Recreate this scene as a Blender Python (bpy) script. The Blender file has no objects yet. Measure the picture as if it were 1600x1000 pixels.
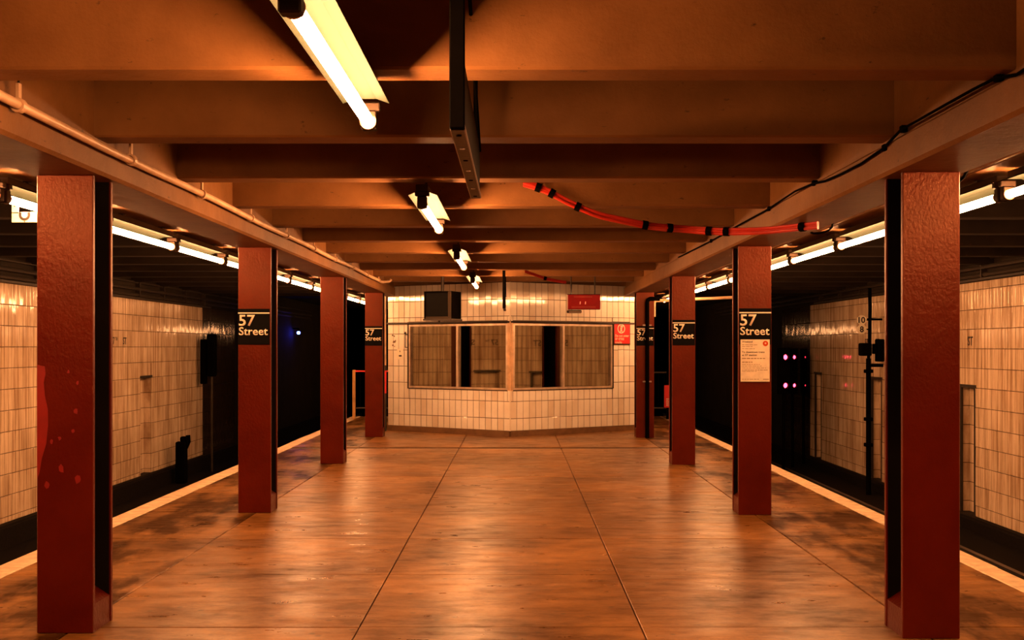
import bpy, bmesh, math, random
from mathutils import Vector, Matrix
random.seed(57)
S = bpy.context.scene
C = S.collection
PI = math.pi

# ------------------------------------------------------------------ camera
F = 1763.0
cd = bpy.data.cameras.new('camera')
cam = bpy.data.objects.new('camera', cd)
C.objects.link(cam)
cam.location = (0, 0, 1.6)
cam.rotation_euler = (PI / 2, 0, 0)
cd.sensor_width = 36.0
cd.lens = 36.0 * F / 1600.0
cd.shift_x = -6.0 / 1600.0
cd.shift_y = 42.0 / 1600.0
cd.clip_end = 200
S.camera = cam
# ------------------------------------------------------------------ world, exposure
w = bpy.data.worlds.new('underground_darkness')
S.world = w
w.use_nodes = True
w.node_tree.nodes['Background'].inputs[0].default_value = (0, 0, 0, 1)
w.node_tree.nodes['Background'].inputs[1].default_value = 0.0
S.view_settings.view_transform = 'Standard'
S.view_settings.look = 'None'
S.view_settings.gamma = 1.0
S.view_settings.use_curve_mapping = False
S.view_settings.exposure = 0.0
S.cycles.use_denoising = True
S.cycles.max_bounces = 8
S.cycles.diffuse_bounces = 1
S.cycles.glossy_bounces = 4
S.cycles.caustics_reflective = False
S.cycles.sample_clamp_indirect = 6.0
LAMP_COL = (1.0, 0.42, 0.155)
LAMP_CENTRE = 265.0
LAMP_SIDE = 155.0

# ------------------------------------------------------------------ materials
def nt_new(name):
    m = bpy.data.materials.new(name)
    m.use_nodes = True
    nt = m.node_tree
    b = nt.nodes['Principled BSDF']
    return m, nt, b

def N(nt, t, **kw):
    n = nt.nodes.new(t)
    for k, v in kw.items():
        if k.startswith('i_'):
            n.inputs[k[2:].replace('_', ' ')].default_value = v
        else:
            setattr(n, k, v)
    return n

def ramp(nt, fac, stops):
    r = nt.nodes.new('ShaderNodeValToRGB')
    el = r.color_ramp.elements
    while len(el) < len(stops):
        el.new(0.5)
    for e, (p, c) in zip(el, stops):
        e.position = p
        e.color = (c[0], c[1], c[2], 1) if not isinstance(c, (int, float)) else (c, c, c, 1)
    nt.links.new(fac, r.inputs[0])
    return r.outputs[0]

def mix(nt, fac, a, b, mode='MIX'):
    n = nt.nodes.new('ShaderNodeMix')
    n.data_type = 'RGBA'
    n.blend_type = mode
    for sock, v in ((n.inputs[0], fac), (n.inputs[6], a), (n.inputs[7], b)):
        if hasattr(v, 'links') or hasattr(v, 'is_linked'):
            nt.links.new(v, sock)
        elif isinstance(v, (int, float)):
            sock.default_value = v
        else:
            sock.default_value = (v[0], v[1], v[2], 1)
    return n.outputs[2]

def pos(nt, scale=(1, 1, 1)):
    g = nt.nodes.new('ShaderNodeNewGeometry')
    mp = nt.nodes.new('ShaderNodeMapping')
    mp.inputs['Scale'].default_value = scale
    nt.links.new(g.outputs['Position'], mp.inputs['Vector'])
    return mp.outputs[0]

def noise(nt, vec, scale, detail=4, rough=0.55):
    n = nt.nodes.new('ShaderNodeTexNoise')
    n.inputs['Scale'].default_value = scale
    n.inputs['Detail'].default_value = detail
    n.inputs['Roughness'].default_value = rough
    nt.links.new(vec, n.inputs['Vector'])
    return n.outputs['Fac']

def bump(nt, bsdf, h, strength, dist=0.01):
    b = nt.nodes.new('ShaderNodeBump')
    b.inputs['Strength'].default_value = strength
    b.inputs['Distance'].default_value = dist
    nt.links.new(h, b.inputs['Height'])
    nt.links.new(b.outputs[0], bsdf.inputs['Normal'])

def simple(name, col, rough=0.5, metal=0.0, spec=0.5, var=0.25, vscale=6.0, bmp=0.0, bscale=40.0, coat=0.0):
    m, nt, b = nt_new(name)
    p = pos(nt)
    f = noise(nt, p, vscale)
    lo = tuple(c * (1 - var) for c in col)
    hi = tuple(min(1, c * (1 + var)) for c in col)
    nt.links.new(ramp(nt, f, [(0.3, lo), (0.7, hi)]), b.inputs['Base Color'])
    b.inputs['Roughness'].default_value = rough
    b.inputs['Metallic'].default_value = metal
    b.inputs['Specular IOR Level'].default_value = spec
    b.inputs['Coat Weight'].default_value = coat
    b.inputs['Coat Roughness'].default_value = 0.15
    if bmp:
        bump(nt, b, noise(nt, p, bscale, 3), bmp)
    return m

def emit(name, col, s):
    m, nt, b = nt_new(name)
    b.inputs['Base Color'].default_value = (0.8, 0.8, 0.8, 1)
    b.inputs['Emission Color'].default_value = (*col, 1)
    b.inputs['Emission Strength'].default_value = s
    return m

def mat_floor(stained=False):
    m, nt, b = nt_new('stained_platform_concrete' if stained else 'worn_platform_concrete')
    p = pos(nt)
    big = noise(nt, p, 0.9, 5, 0.6)
    mid = noise(nt, pos(nt, (2.2, 5.0, 1)), 1.6, 6, 0.65)
    fine = noise(nt, p, 38, 4, 0.6)
    base = ramp(nt, big, [(0.34, (0.115, 0.047, 0.010)), (0.52, (0.23, 0.100, 0.023)), (0.70, (0.37, 0.170, 0.045))])
    base = mix(nt, 0.55, base, ramp(nt, mid, [(0.36, (0.30, 0.25, 0.2)), (0.58, (1, 1, 1))]), 'MULTIPLY')
    base = mix(nt, 0.35, base, ramp(nt, fine, [(0.35, (0.45, 0.42, 0.4)), (0.6, (1, 1, 1))]), 'MULTIPLY')
    if stained:
        stn = noise(nt, pos(nt, (1.6, 0.55, 1)), 1.5, 5, 0.62)
        base = mix(nt, 0.85, base, ramp(nt, stn, [(0.44, (0.16, 0.13, 0.10)), (0.56, (1, 1, 1))]), 'MULTIPLY')
    v = N(nt, 'ShaderNodeTexVoronoi')
    v.inputs['Scale'].default_value = 6.5
    nt.links.new(p, v.inputs['Vector'])
    spot = ramp(nt, v.outputs['Distance'], [(0.07, 1.0), (0.16, 0.0)])
    g = nt.nodes.new('ShaderNodeSeparateColor')
    nt.links.new(v.outputs['Color'], g.inputs[0])
    keep = ramp(nt, g.outputs[0], [(0.45, 0.0), (0.52, 1.0)])
    k = N(nt, 'ShaderNodeMath', operation='MULTIPLY')
    nt.links.new(spot, k.inputs[0]); nt.links.new(keep, k.inputs[1])
    k2 = N(nt, 'ShaderNodeMath', operation='MULTIPLY'); k2.inputs[1].default_value = 0.7
    nt.links.new(k.outputs[0], k2.inputs[0])
    base = mix(nt, k2.outputs[0], base, (0.03, 0.02, 0.013))
    nt.links.new(base, b.inputs['Base Color'])
    rr = noise(nt, pos(nt, (1, 2.2, 1)), 2.6, 5, 0.6)
    nt.links.new(ramp(nt, rr, [(0.3, 0.25), (0.7, 0.46)]), b.inputs['Roughness'])
    worn = mix(nt, 0.6, ramp(nt, big, [(0.36, 0.10), (0.62, 0.62)]), ramp(nt, mid, [(0.4, 0.05), (0.6, 0.6)]))
    if stained:
        worn = mix(nt, 0.9, worn, ramp(nt, stn, [(0.44, 0.1), (0.56, 0.8)]), 'MULTIPLY')
    nt.links.new(worn, b.inputs['Specular IOR Level'])
    b.inputs['Specular Tint'].default_value = (1.0, 0.72, 0.42, 1)
    h = mix(nt, 0.5, mid, fine)
    bump(nt, b, h, 0.07, 0.012)
    return m

def mat_ceiling(name, lo, hi, rough):
    m, nt, b = nt_new(name)
    p = pos(nt)
    f = noise(nt, p, 1.7, 5, 0.6)
    base = ramp(nt, f, [(0.3, lo), (0.7, hi)])
    chips = noise(nt, pos(nt, (1, 1, 2.2)), 9, 6, 0.7)
    base = mix(nt, ramp(nt, chips, [(0.64, 0.0), (0.70, 0.85)]), base, (0.05, 0.022, 0.010))
    nt.links.new(base, b.inputs['Base Color'])
    b.inputs['Roughness'].default_value = rough
    b.inputs['Specular IOR Level'].default_value = 0.2
    h = noise(nt, p, 7, 6, 0.7)
    bump(nt, b, h, 0.35, 0.02)
    return m

def mat_column():
    m, nt, b = nt_new('thick_dark_red_gloss_paint')
    p = pos(nt)
    f = noise(nt, p, 2.4, 5, 0.6)
    nt.links.new(ramp(nt, f, [(0.3, (0.062, 0.0030, 0.0012)), (0.7, (0.098, 0.0068, 0.0018))]), b.inputs['Base Color'])
    b.inputs['Roughness'].default_value = 0.28
    b.inputs['Specular IOR Level'].default_value = 0.45
    b.inputs['Specular Tint'].default_value = (1.0, 0.5, 0.28, 1)
    h1 = noise(nt, pos(nt, (1, 1, 0.7)), 55, 4, 0.6)
    h2 = noise(nt, p, 9, 3, 0.5)
    bump(nt, b, mix(nt, 0.45, h1, h2), 0.38, 0.014)
    return m

def mat_wall_tile():
    """glazed tiles of the track walls: a tint per tile, brown streaks running down the columns"""
    m, nt, b = nt_new('glazed_wall_tile')
    g = nt.nodes.new('ShaderNodeNewGeometry')
    sep = nt.nodes.new('ShaderNodeSeparateXYZ')
    nt.links.new(g.outputs['Position'], sep.inputs[0])
    def cell(sock, size, off=0.0):
        a = N(nt, 'ShaderNodeMath', operation='ADD'); a.inputs[1].default_value = off
        nt.links.new(sock, a.inputs[0])
        d = N(nt, 'ShaderNodeMath', operation='DIVIDE'); d.inputs[1].default_value = size
        nt.links.new(a.outputs[0], d.inputs[0])
        fl = N(nt, 'ShaderNodeMath', operation='FLOOR')
        nt.links.new(d.outputs[0], fl.inputs[0])
        return fl.outputs[0]
    cb = nt.nodes.new('ShaderNodeCombineXYZ')
    nt.links.new(cell(sep.outputs['Y'], 0.12), cb.inputs[0])
    nt.links.new(cell(sep.outputs['Z'], 0.305, -1.585 + 3.05), cb.inputs[1])
    wn = N(nt, 'ShaderNodeTexWhiteNoise', noise_dimensions='3D')
    nt.links.new(cb.outputs[0], wn.inputs['Vector'])
    tint = ramp(nt, wn.outputs['Value'], [(0.0, (0.64, 0.48, 0.33)), (0.3, (0.77, 0.60, 0.43)), (1.0, (0.85, 0.68, 0.50))])
    st = noise(nt, pos(nt, (1, 11, 0.35)), 1.6, 6, 0.7)
    base = mix(nt, 0.75, tint, ramp(nt, st, [(0.38, (0.40, 0.26, 0.15)), (0.56, (1, 1, 1))]), 'MULTIPLY')
    sm = noise(nt, pos(nt), 0.8, 4, 0.6)
    base = mix(nt, 0.4, base, ramp(nt, sm, [(0.35, (0.5, 0.38, 0.26)), (0.6, (1, 1, 1))]), 'MULTIPLY')
    nt.links.new(base, b.inputs['Base Color'])
    b.inputs['Roughness'].default_value = 0.11
    b.inputs['Specular IOR Level'].default_value = 0.5
    h = noise(nt, pos(nt, (1, 1, 0.4)), 9, 2, 0.5)
    bump(nt, b, h, 0.12, 0.02)
    return m

def mat_booth_tile():
    m, nt, b = nt_new('glazed_booth_tile')
    oi = nt.nodes.new('ShaderNodeObjectInfo')
    base = ramp(nt, oi.outputs['Random'], [(0.0, (0.78, 0.68, 0.56)), (0.3, (0.90, 0.85, 0.76)), (1.0, (0.93, 0.89, 0.82))])
    sm = noise(nt, pos(nt), 1.4, 4, 0.6)
    base = mix(nt, 0.3, base, ramp(nt, sm, [(0.35, (0.6, 0.5, 0.4)), (0.6, (1, 1, 1))]), 'MULTIPLY')
    nt.links.new(base, b.inputs['Base Color'])
    b.inputs['Roughness'].default_value = 0.09
    b.inputs['Specular IOR Level'].default_value = 0.7
    h = noise(nt, pos(nt), 6, 2, 0.5)
    bump(nt, b, h, 0.05, 0.02)
    return m

M = {}
M['floor'] = mat_floor()
M['floor_stained'] = mat_floor(True)
M['joint'] = simple('dirty_floor_joint', (0.045, 0.028, 0.016), 0.8)
M['edge'] = simple('pale_platform_edge_paint', (0.62, 0.45, 0.28), 0.5, var=0.3, vscale=9, bmp=0.2)
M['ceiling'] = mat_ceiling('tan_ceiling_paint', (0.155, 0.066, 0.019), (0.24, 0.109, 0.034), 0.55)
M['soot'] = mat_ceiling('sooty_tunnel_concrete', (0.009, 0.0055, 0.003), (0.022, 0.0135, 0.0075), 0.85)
M['column'] = mat_column()
M['patch'] = simple('brighter_red_undercoat', (0.22, 0.007, 0.004), 0.4, var=0.15)
M['tile'] = mat_wall_tile()
M['btile'] = mat_booth_tile()
M['grout'] = simple('brown_grout', (0.085, 0.045, 0.022), 0.9)
M['black'] = simple('black_paint', (0.0022, 0.0017, 0.0013), 0.95, spec=0.01)
M['tile_unlit'] = simple('unlit_tone_glazed_tile', (0.035, 0.022, 0.013), 0.12)  # dark copy of the wall tile; shade past the lamps put into colour
M['recess'] = simple('black_column_recess', (0.006, 0.004, 0.003), 0.85, spec=0.1)  # black tone of the web and inner flange faces
M['gblack'] = simple('black_enamel', (0.003, 0.0024, 0.002), 0.5, spec=0.05)
M['iron'] = simple('dark_iron', (0.035, 0.024, 0.016), 0.5, 0.4, bmp=0.2)
M['rail'] = simple('worn_steel_rail', (0.18, 0.15, 0.13), 0.4, 0.9)
M['ballast'] = simple('grimy_trackbed', (0.006, 0.004, 0.003), 0.95, var=0.5, vscale=20, spec=0.1)
M['socket'] = simple('brown_lamp_socket', (0.025, 0.014, 0.008), 0.6, spec=0.2)
M['socketring'] = simple('copper_socket_clip', (0.35, 0.16, 0.08), 0.4, 0.6)
M['reflector'] = simple('pale_green_reflector_enamel', (0.0095, 0.0135, 0.0090), 0.7, spec=0.04, var=0.12)
M['housing'] = simple('dusty_lamp_housing', (0.03, 0.017, 0.008), 0.6, spec=0.2)
M['pipe'] = simple('cream_painted_pipe', (0.62, 0.40, 0.24), 0.4, bmp=0.15)
M['conduit'] = simple('grey_steel_conduit', (0.30, 0.22, 0.17), 0.35, 0.5)
M['alu'] = simple('aluminium_window_bar', (0.62, 0.50, 0.40), 0.35, 0.5)
M['mirror'] = simple('dusty_mirrored_glass', (0.33, 0.31, 0.24), 0.03, 1.0, var=0.06, vscale=3)
M['white'] = simple('white_letter_vinyl', (0.85, 0.72, 0.55), 0.5, var=0.05)
M['plate'] = simple('ivory_enamel_plate', (0.80, 0.74, 0.60), 0.5, var=0.08)
M['paper'] = simple('aged_paper', (0.72, 0.60, 0.44), 0.7, var=0.12, vscale=14)
M['ink'] = simple('black_ink', (0.03, 0.02, 0.015), 0.6)
M['faint'] = simple('faint_brown_print', (0.32, 0.22, 0.12), 0.7)
M['redsign'] = simple('red_sign_enamel', (0.75, 0.025, 0.03), 0.4, var=0.08)
M['exitred'] = simple('red_sign_glass', (0.19, 0.003, 0.004), 0.4, spec=0.2, var=0.12)
M['redprint'] = simple('dim_orange_print', (0.26, 0.03, 0.008), 0.5)
M['pinkprint'] = simple('pink_white_print', (0.9, 0.35, 0.28), 0.5)
M['orange'] = simple('orange_disc_print', (0.40, 0.045, 0.008), 0.6, spec=0.1)
M['cable'] = simple('red_cable_jacket', (0.42, 0.018, 0.008), 0.4, var=0.1)
M['wallink'] = simple('dark_painted_lettering', (0.03, 0.016, 0.008), 0.5)
M['sill'] = simple('brown_dirty_cove', (0.17, 0.085, 0.035), 0.5)
M['postyellow'] = simple('weathered_yellow_post', (0.62, 0.33, 0.10), 0.5)
M['tube'] = emit('lit_fluorescent_tube', LAMP_COL, LAMP_CENTRE)
M['tube_side'] = emit('lit_fluorescent_tube_trackside', LAMP_COL, LAMP_SIDE)
M['redlamp'] = emit('lit_red_signal_lens', (1.0, 0.035, 0.07), 14.0)
M['redglint'] = emit('dim_red_glint_lens', (1.0, 0.02, 0.05), 3.0)  # glow standing in for red glints reflected on the wall
M['bluelamp'] = emit('lit_blue_lamp', (0.03, 0.05, 1.0), 60.0)

# ------------------------------------------------------------------ mesh helpers
class MB:
    def __init__(self):
        self.v, self.f = [], []
    def add(self, vs, fs):
        o = len(self.v)
        self.v += [tuple(x) for x in vs]
        self.f += [tuple(i + o for i in f) for f in fs]
        return self
    def box(self, x0, x1, y0, y1, z0, z1):
        vs = [(x0, y0, z0), (x1, y0, z0), (x1, y1, z0), (x0, y1, z0), (x0, y0, z1), (x1, y0, z1), (x1, y1, z1), (x0, y1, z1)]
        return self.add(vs, [(3, 2, 1, 0), (4, 5, 6, 7), (0, 1, 5, 4), (1, 2, 6, 5), (2, 3, 7, 6), (3, 0, 4, 7)])
    def cbox(self, x0, x1, y0, y1, z0, z1, c):
        """box with chamfered edges all round (convex hull of inset corners)"""
        bm = bmesh.new()
        bmesh.ops.create_cube(bm, size=1.0)
        for v in bm.verts:
            v.co = ((x0 if v.co.x < 0 else x1), (y0 if v.co.y < 0 else y1), (z0 if v.co.z < 0 else z1))
        bmesh.ops.bevel(bm, geom=bm.edges[:], offset=c, segments=1, affect='EDGES', profile=0.5)
        bm.verts.index_update()
        self.add([v.co.copy() for v in bm.verts], [[v.index for v in f.verts] for f in bm.faces])
        bm.free()
        return self
    def prism(self, prof, y0, y1, axis='y'):
        """closed profile of (a, b) points swept along an axis: y -> (a, t, b); x -> (t, a, b); z -> (a, b, t)"""
        n = len(prof)
        def P(a, b, t):
            return {'y': (a, t, b), 'x': (t, a, b), 'z': (a, b, t)}[axis]
        vs = [P(a, b, y0) for a, b in prof] + [P(a, b, y1) for a, b in prof]
        fs = [(i, (i + 1) % n, n + (i + 1) % n, n + i) for i in range(n)]
        fs += [tuple(range(n - 1, -1, -1)), tuple(range(n, 2 * n))]
        return self.add(vs, fs)
    def tube(self, pts, r, n=8, caps=True):
        pts = [Vector(p) for p in pts]
        rings = []
        up = None
        for i, p in enumerate(pts):
            t = (pts[min(i + 1, len(pts) - 1)] - pts[max(i - 1, 0)]).normalized()
            if up is None:
                a = Vector((0, 0, 1)) if abs(t.z) < 0.9 else Vector((1, 0, 0))
                up = (a - t * a.dot(t)).normalized()
            else:
                up = (up - t * up.dot(t)).normalized()
            s = t.cross(up)
            rr = r[i] if isinstance(r, (list, tuple)) else r
            rings.append([p + (up * math.cos(2 * PI * k / n) + s * math.sin(2 * PI * k / n)) * rr for k in range(n)])
        vs = [q for ring in rings for q in ring]
        fs = []
        for i in range(len(pts) - 1):
            for k in range(n):
                fs.append((i * n + k, i * n + (k + 1) % n, (i + 1) * n + (k + 1) % n, (i + 1) * n + k))
        if caps:
            fs.append(tuple(range(n - 1, -1, -1)))
            fs.append(tuple((len(pts) - 1) * n + k for k in range(n)))
        return self.add(vs, fs)
    def ring(self, c, r0, r1, d, axis='y', n=28, a0=0.0, a1=2 * PI):
        """flat washer of thickness d facing -y (or along z)"""
        vs, fs = [], []
        closed = abs(a1 - a0 - 2 * PI) < 1e-6
        m = n if closed else n + 1
        for i in range(m):
            a = a0 + (a1 - a0) * i / n
            for rr, dd in ((r0, 0), (r1, 0), (r1, d), (r0, d)):
                u, v = rr * math.cos(a), rr * math.sin(a)
                vs.append((c[0] + u, c[1] + dd, c[2] + v) if axis == 'y' else (c[0] + u, c[1] + v, c[2] + dd))
        for i in range(n):
            j = (i + 1) % m
            for k in range(4):
                fs.append((i * 4 + k, j * 4 + k, j * 4 + (k + 1) % 4, i * 4 + (k + 1) % 4))
        if not closed:
            fs += [(3, 2, 1, 0), tuple(n * 4 + k for k in range(4))]
        return self.add(vs, fs)
    def disc(self, c, r, d, n=24, axis='y'):
        vs = []
        for dd in (0, d):
            for i in range(n):
                a = 2 * PI * i / n
                u, v = r * math.cos(a), r * math.sin(a)
                vs.append({'y': (c[0] + u, c[1] + dd, c[2] + v), 'z': (c[0] + u, c[1] + v, c[2] + dd), 'x': (c[0] + dd, c[1] + u, c[2] + v)}[axis])
        fs = [tuple(range(n)), tuple(range(2 * n - 1, n - 1, -1))]
        fs += [(i, n + i, n + (i + 1) % n, (i + 1) % n) for i in range(n)]
        return self.add(vs, fs)
    def mesh(self, name, mat, smooth=False):
        me = bpy.data.meshes.new(name)
        me.from_pydata(self.v, [], self.f)
        bm = bmesh.new(); bm.from_mesh(me)
        bmesh.ops.recalc_face_normals(bm, faces=bm.faces[:])
        bm.to_mesh(me); bm.free()
        me.materials.append(mat)
        if smooth:
            for p in me.polygons:
                p.use_smooth = True
            try:
                me.set_sharp_from_angle(angle=math.radians(40))
            except Exception:
                pass
        return me
    def build(self, name, mat, parent=None, smooth=False, loc=None):
        """vertices are in the parent's local space"""
        o = bpy.data.objects.new(name, self.mesh(name, mat, smooth))
        C.objects.link(o)
        o.parent = parent
        if loc is not None:
            o.location = loc
        return o

def tag(o, label=None, cat=None, group=None, kind=None):
    for k, v in (('label', label), ('category', cat), ('group', group), ('kind', kind)):
        if v:
            o[k] = v
    return o

def empty(name, loc=(0, 0, 0), rz=0.0, parent=None):
    o = bpy.data.objects.new(name, None)
    o.empty_display_size = 0.1
    C.objects.link(o)
    o.location = loc
    o.rotation_euler = (0, 0, rz)
    o.parent = parent
    return o

def copy_tree(o, parent=None):
    c = o.copy()
    C.objects.link(c)
    c.parent = parent
    for ch in list(o.children):
        copy_tree(ch, c)
    return c

def text_part(body, name, mat, parent, origin, ux, uz, width=None, height=None, bold=0.0, depth=0.002, align='LEFT'):
    """lettering as a thin mesh: origin is the lower left corner, ux the reading direction, uz up, in the parent's space"""
    cu = bpy.data.curves.new('lettering', 'FONT')
    cu.body = body
    cu.size = 1.0
    cu.offset = bold
    cu.extrude = 0.0
    cu.resolution_u = 3
    tmp = bpy.data.objects.new('lettering_tmp', cu)
    C.objects.link(tmp)
    dg = bpy.context.evaluated_depsgraph_get()
    me = bpy.data.meshes.new_from_object(tmp.evaluated_get(dg))
    bpy.data.objects.remove(tmp)
    bpy.data.curves.remove(cu)
    xs = [v.co.x for v in me.vertices]; ys = [v.co.y for v in me.vertices]
    x0, x1, y0, y1 = min(xs), max(xs), min(ys), max(ys)
    sx = width / (x1 - x0) if width else None
    sy = height / (y1 - y0) if height else None
    sx = sx or sy; sy = sy or sx
    ux, uz, og = Vector(ux), Vector(uz), Vector(origin)
    nn = ux.cross(uz)
    for v in me.vertices:
        v.co = og + ux * ((v.co.x - x0) * sx) + uz * ((v.co.y - y0) * sy) + nn * 0.0
    bm = bmesh.new(); bm.from_mesh(me)
    r = bmesh.ops.extrude_face_region(bm, geom=bm.faces[:])
    bmesh.ops.translate(bm, vec=nn * depth, verts=[e for e in r['geom'] if isinstance(e, bmesh.types.BMVert)])
    bmesh.ops.recalc_face_normals(bm, faces=bm.faces[:])
    bm.to_mesh(me); bm.free()
    me.materials.clear()
    me.materials.append(mat)
    o = bpy.data.objects.new(name, me)
    C.objects.link(o)
    o.parent = parent
    return o

# ================================================================== SETTING
XL, XR = -3.74, 3.46          # platform edges
WL, WR = -7.32, 7.16          # track walls
ZT = -1.25                    # trackbed
ZC = 3.15                     # ceiling slab
Y0, Y1 = -4.0, 46.0
PE = 26.0                     # platform end

# ---- floor: a concrete body with separate slabs on it
floor = MB().box(XL, XR, Y0, PE, ZT, -0.03).build('floor', M['joint'])
tag(floor, kind='structure')
rowb = [-4.0, -2.5, -1.0, 0.44, 1.94, 3.44, 4.94, 6.44, 7.93, 9.42, 10.95, 12.45, 13.95, 15.45, 16.6, 17.78, 17.98, 19.6, 21.2, 22.8, 24.4, PE]
colb = [XL + 0.17, -2.51, -0.895, 0.715, 2.28, XR - 0.15]
for i in range(len(rowb) - 1):
    if abs(rowb[i] - 17.78) < 1e-6:
        continue
    for j in range(len(colb) - 1):
        g = 0.0045
        dz = random.uniform(-0.002, 0.002)
        b = MB().cbox(colb[j] + g, colb[j + 1] - g, rowb[i] + g * 0.6, rowb[i + 1] - g * 0.6, -0.05, dz, 0.004)
        b.build('slab', M['floor_stained' if j in (0, 4) else 'floor'], floor)
strip = MB().cbox(XL + 0.17, XR - 0.15, 17.79, 17.97, -0.05, -0.006, 0.003).build('dark_strip', M['joint'], floor)  # dark strip across the floor between two slab rows
for k, (xa, xb) in enumerate(((XL - 0.03, XL + 0.168), (XR - 0.148, XR + 0.03))):
    e = empty('trim_%d' % (k + 1)); tag(e, kind='structure')
    y = Y0
    while y < PE - 0.1:
        y2 = min(y + 1.52, PE)
        MB().cbox(xa, xb, y + 0.003, y2 - 0.003, -0.16, 0.004 + random.uniform(-0.002, 0.002), 0.006).build('edge_slab', M['edge'], e)
        y = y2

# ---- trackbeds and rails
for nm, xa, xb in (('ground_left', WL - 0.4, XL), ('ground_right', XR, WR + 0.4)):
    tag(MB().box(xa, xb, Y0, Y1, ZT - 0.2, ZT).build(nm, M['ballast']), kind='structure')
rail_prof = [(-0.07, 0), (0.07, 0), (0.07, 0.035), (0.012, 0.03), (0.012, 0.105), (0.036, 0.118), (0.036, 0.15), (-0.036, 0.15), (-0.036, 0.118), (-0.012, 0.105), (-0.012, 0.03), (-0.07, 0.035)]
for x, lab in ((-6.30, 'steel rail on the left trackbed, the one beside the tiled track wall'), (-4.86, 'steel rail on the left trackbed, the one beside the platform edge'),
               (4.58, 'steel rail on the right trackbed, the one beside the platform edge'), (6.02, 'steel rail on the right trackbed, the one beside the tiled track wall')):
    o = MB().prism(rail_prof, Y0, Y1).build('rail', M['rail'], loc=(x, 0, ZT))
    tag(o, lab, 'rail', 'running rails')

# ---- track walls with tiles
TW, TH = 0.12, 0.305
def rect_minus(r, holes):
    out = [r]
    for h in holes:
        nxt = []
        for (a, b, c, d) in out:
            if b <= h[0] or a >= h[1] or d <= h[2] or c >= h[3]:
                nxt.append((a, b, c, d)); continue
            if a < h[0]: nxt.append((a, h[0], c, d))
            if b > h[1]: nxt.append((h[1], b, c, d))
            lo, hi = max(a, h[0]), min(b, h[1])
            if c < h[2]: nxt.append((lo, hi, c, h[2]))
            if d > h[3]: nxt.append((lo, hi, h[3], d))
        out = nxt
    return [(a, b, c, d) for a, b, c, d in out if b - a > 0.02 and d - c > 0.03]

def tile_geo(mb, wd, ht, place, g=0.005, t=0.009):
    """one tile: bevelled face plus sides; place(u, v, w) -> world, u along the wall, v up, w out of it"""
    c = 0.004
    u0, u1, v0, v1 = g, wd - g, g, ht - g
    vs = [place(u0, v0, 0), place(u1, v0, 0), place(u1, v1, 0), place(u0, v1, 0),
          place(u0, v0, t - c * .6), place(u1, v0, t - c * .6), place(u1, v1, t - c * .6), place(u0, v1, t - c * .6),
          place(u0 + c, v0 + c, t), place(u1 - c, v0 + c, t), place(u1 - c, v1 - c, t), place(u0 + c, v1 - c, t)]
    fs = [(0, 1, 5, 4), (1, 2, 6, 5), (2, 3, 7, 6), (3, 0, 4, 7), (4, 5, 9, 8), (5, 6, 10, 9), (6, 7, 11, 10), (7, 4, 8, 11), (8, 9, 10, 11)]
    mb.add(vs, fs)

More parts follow.
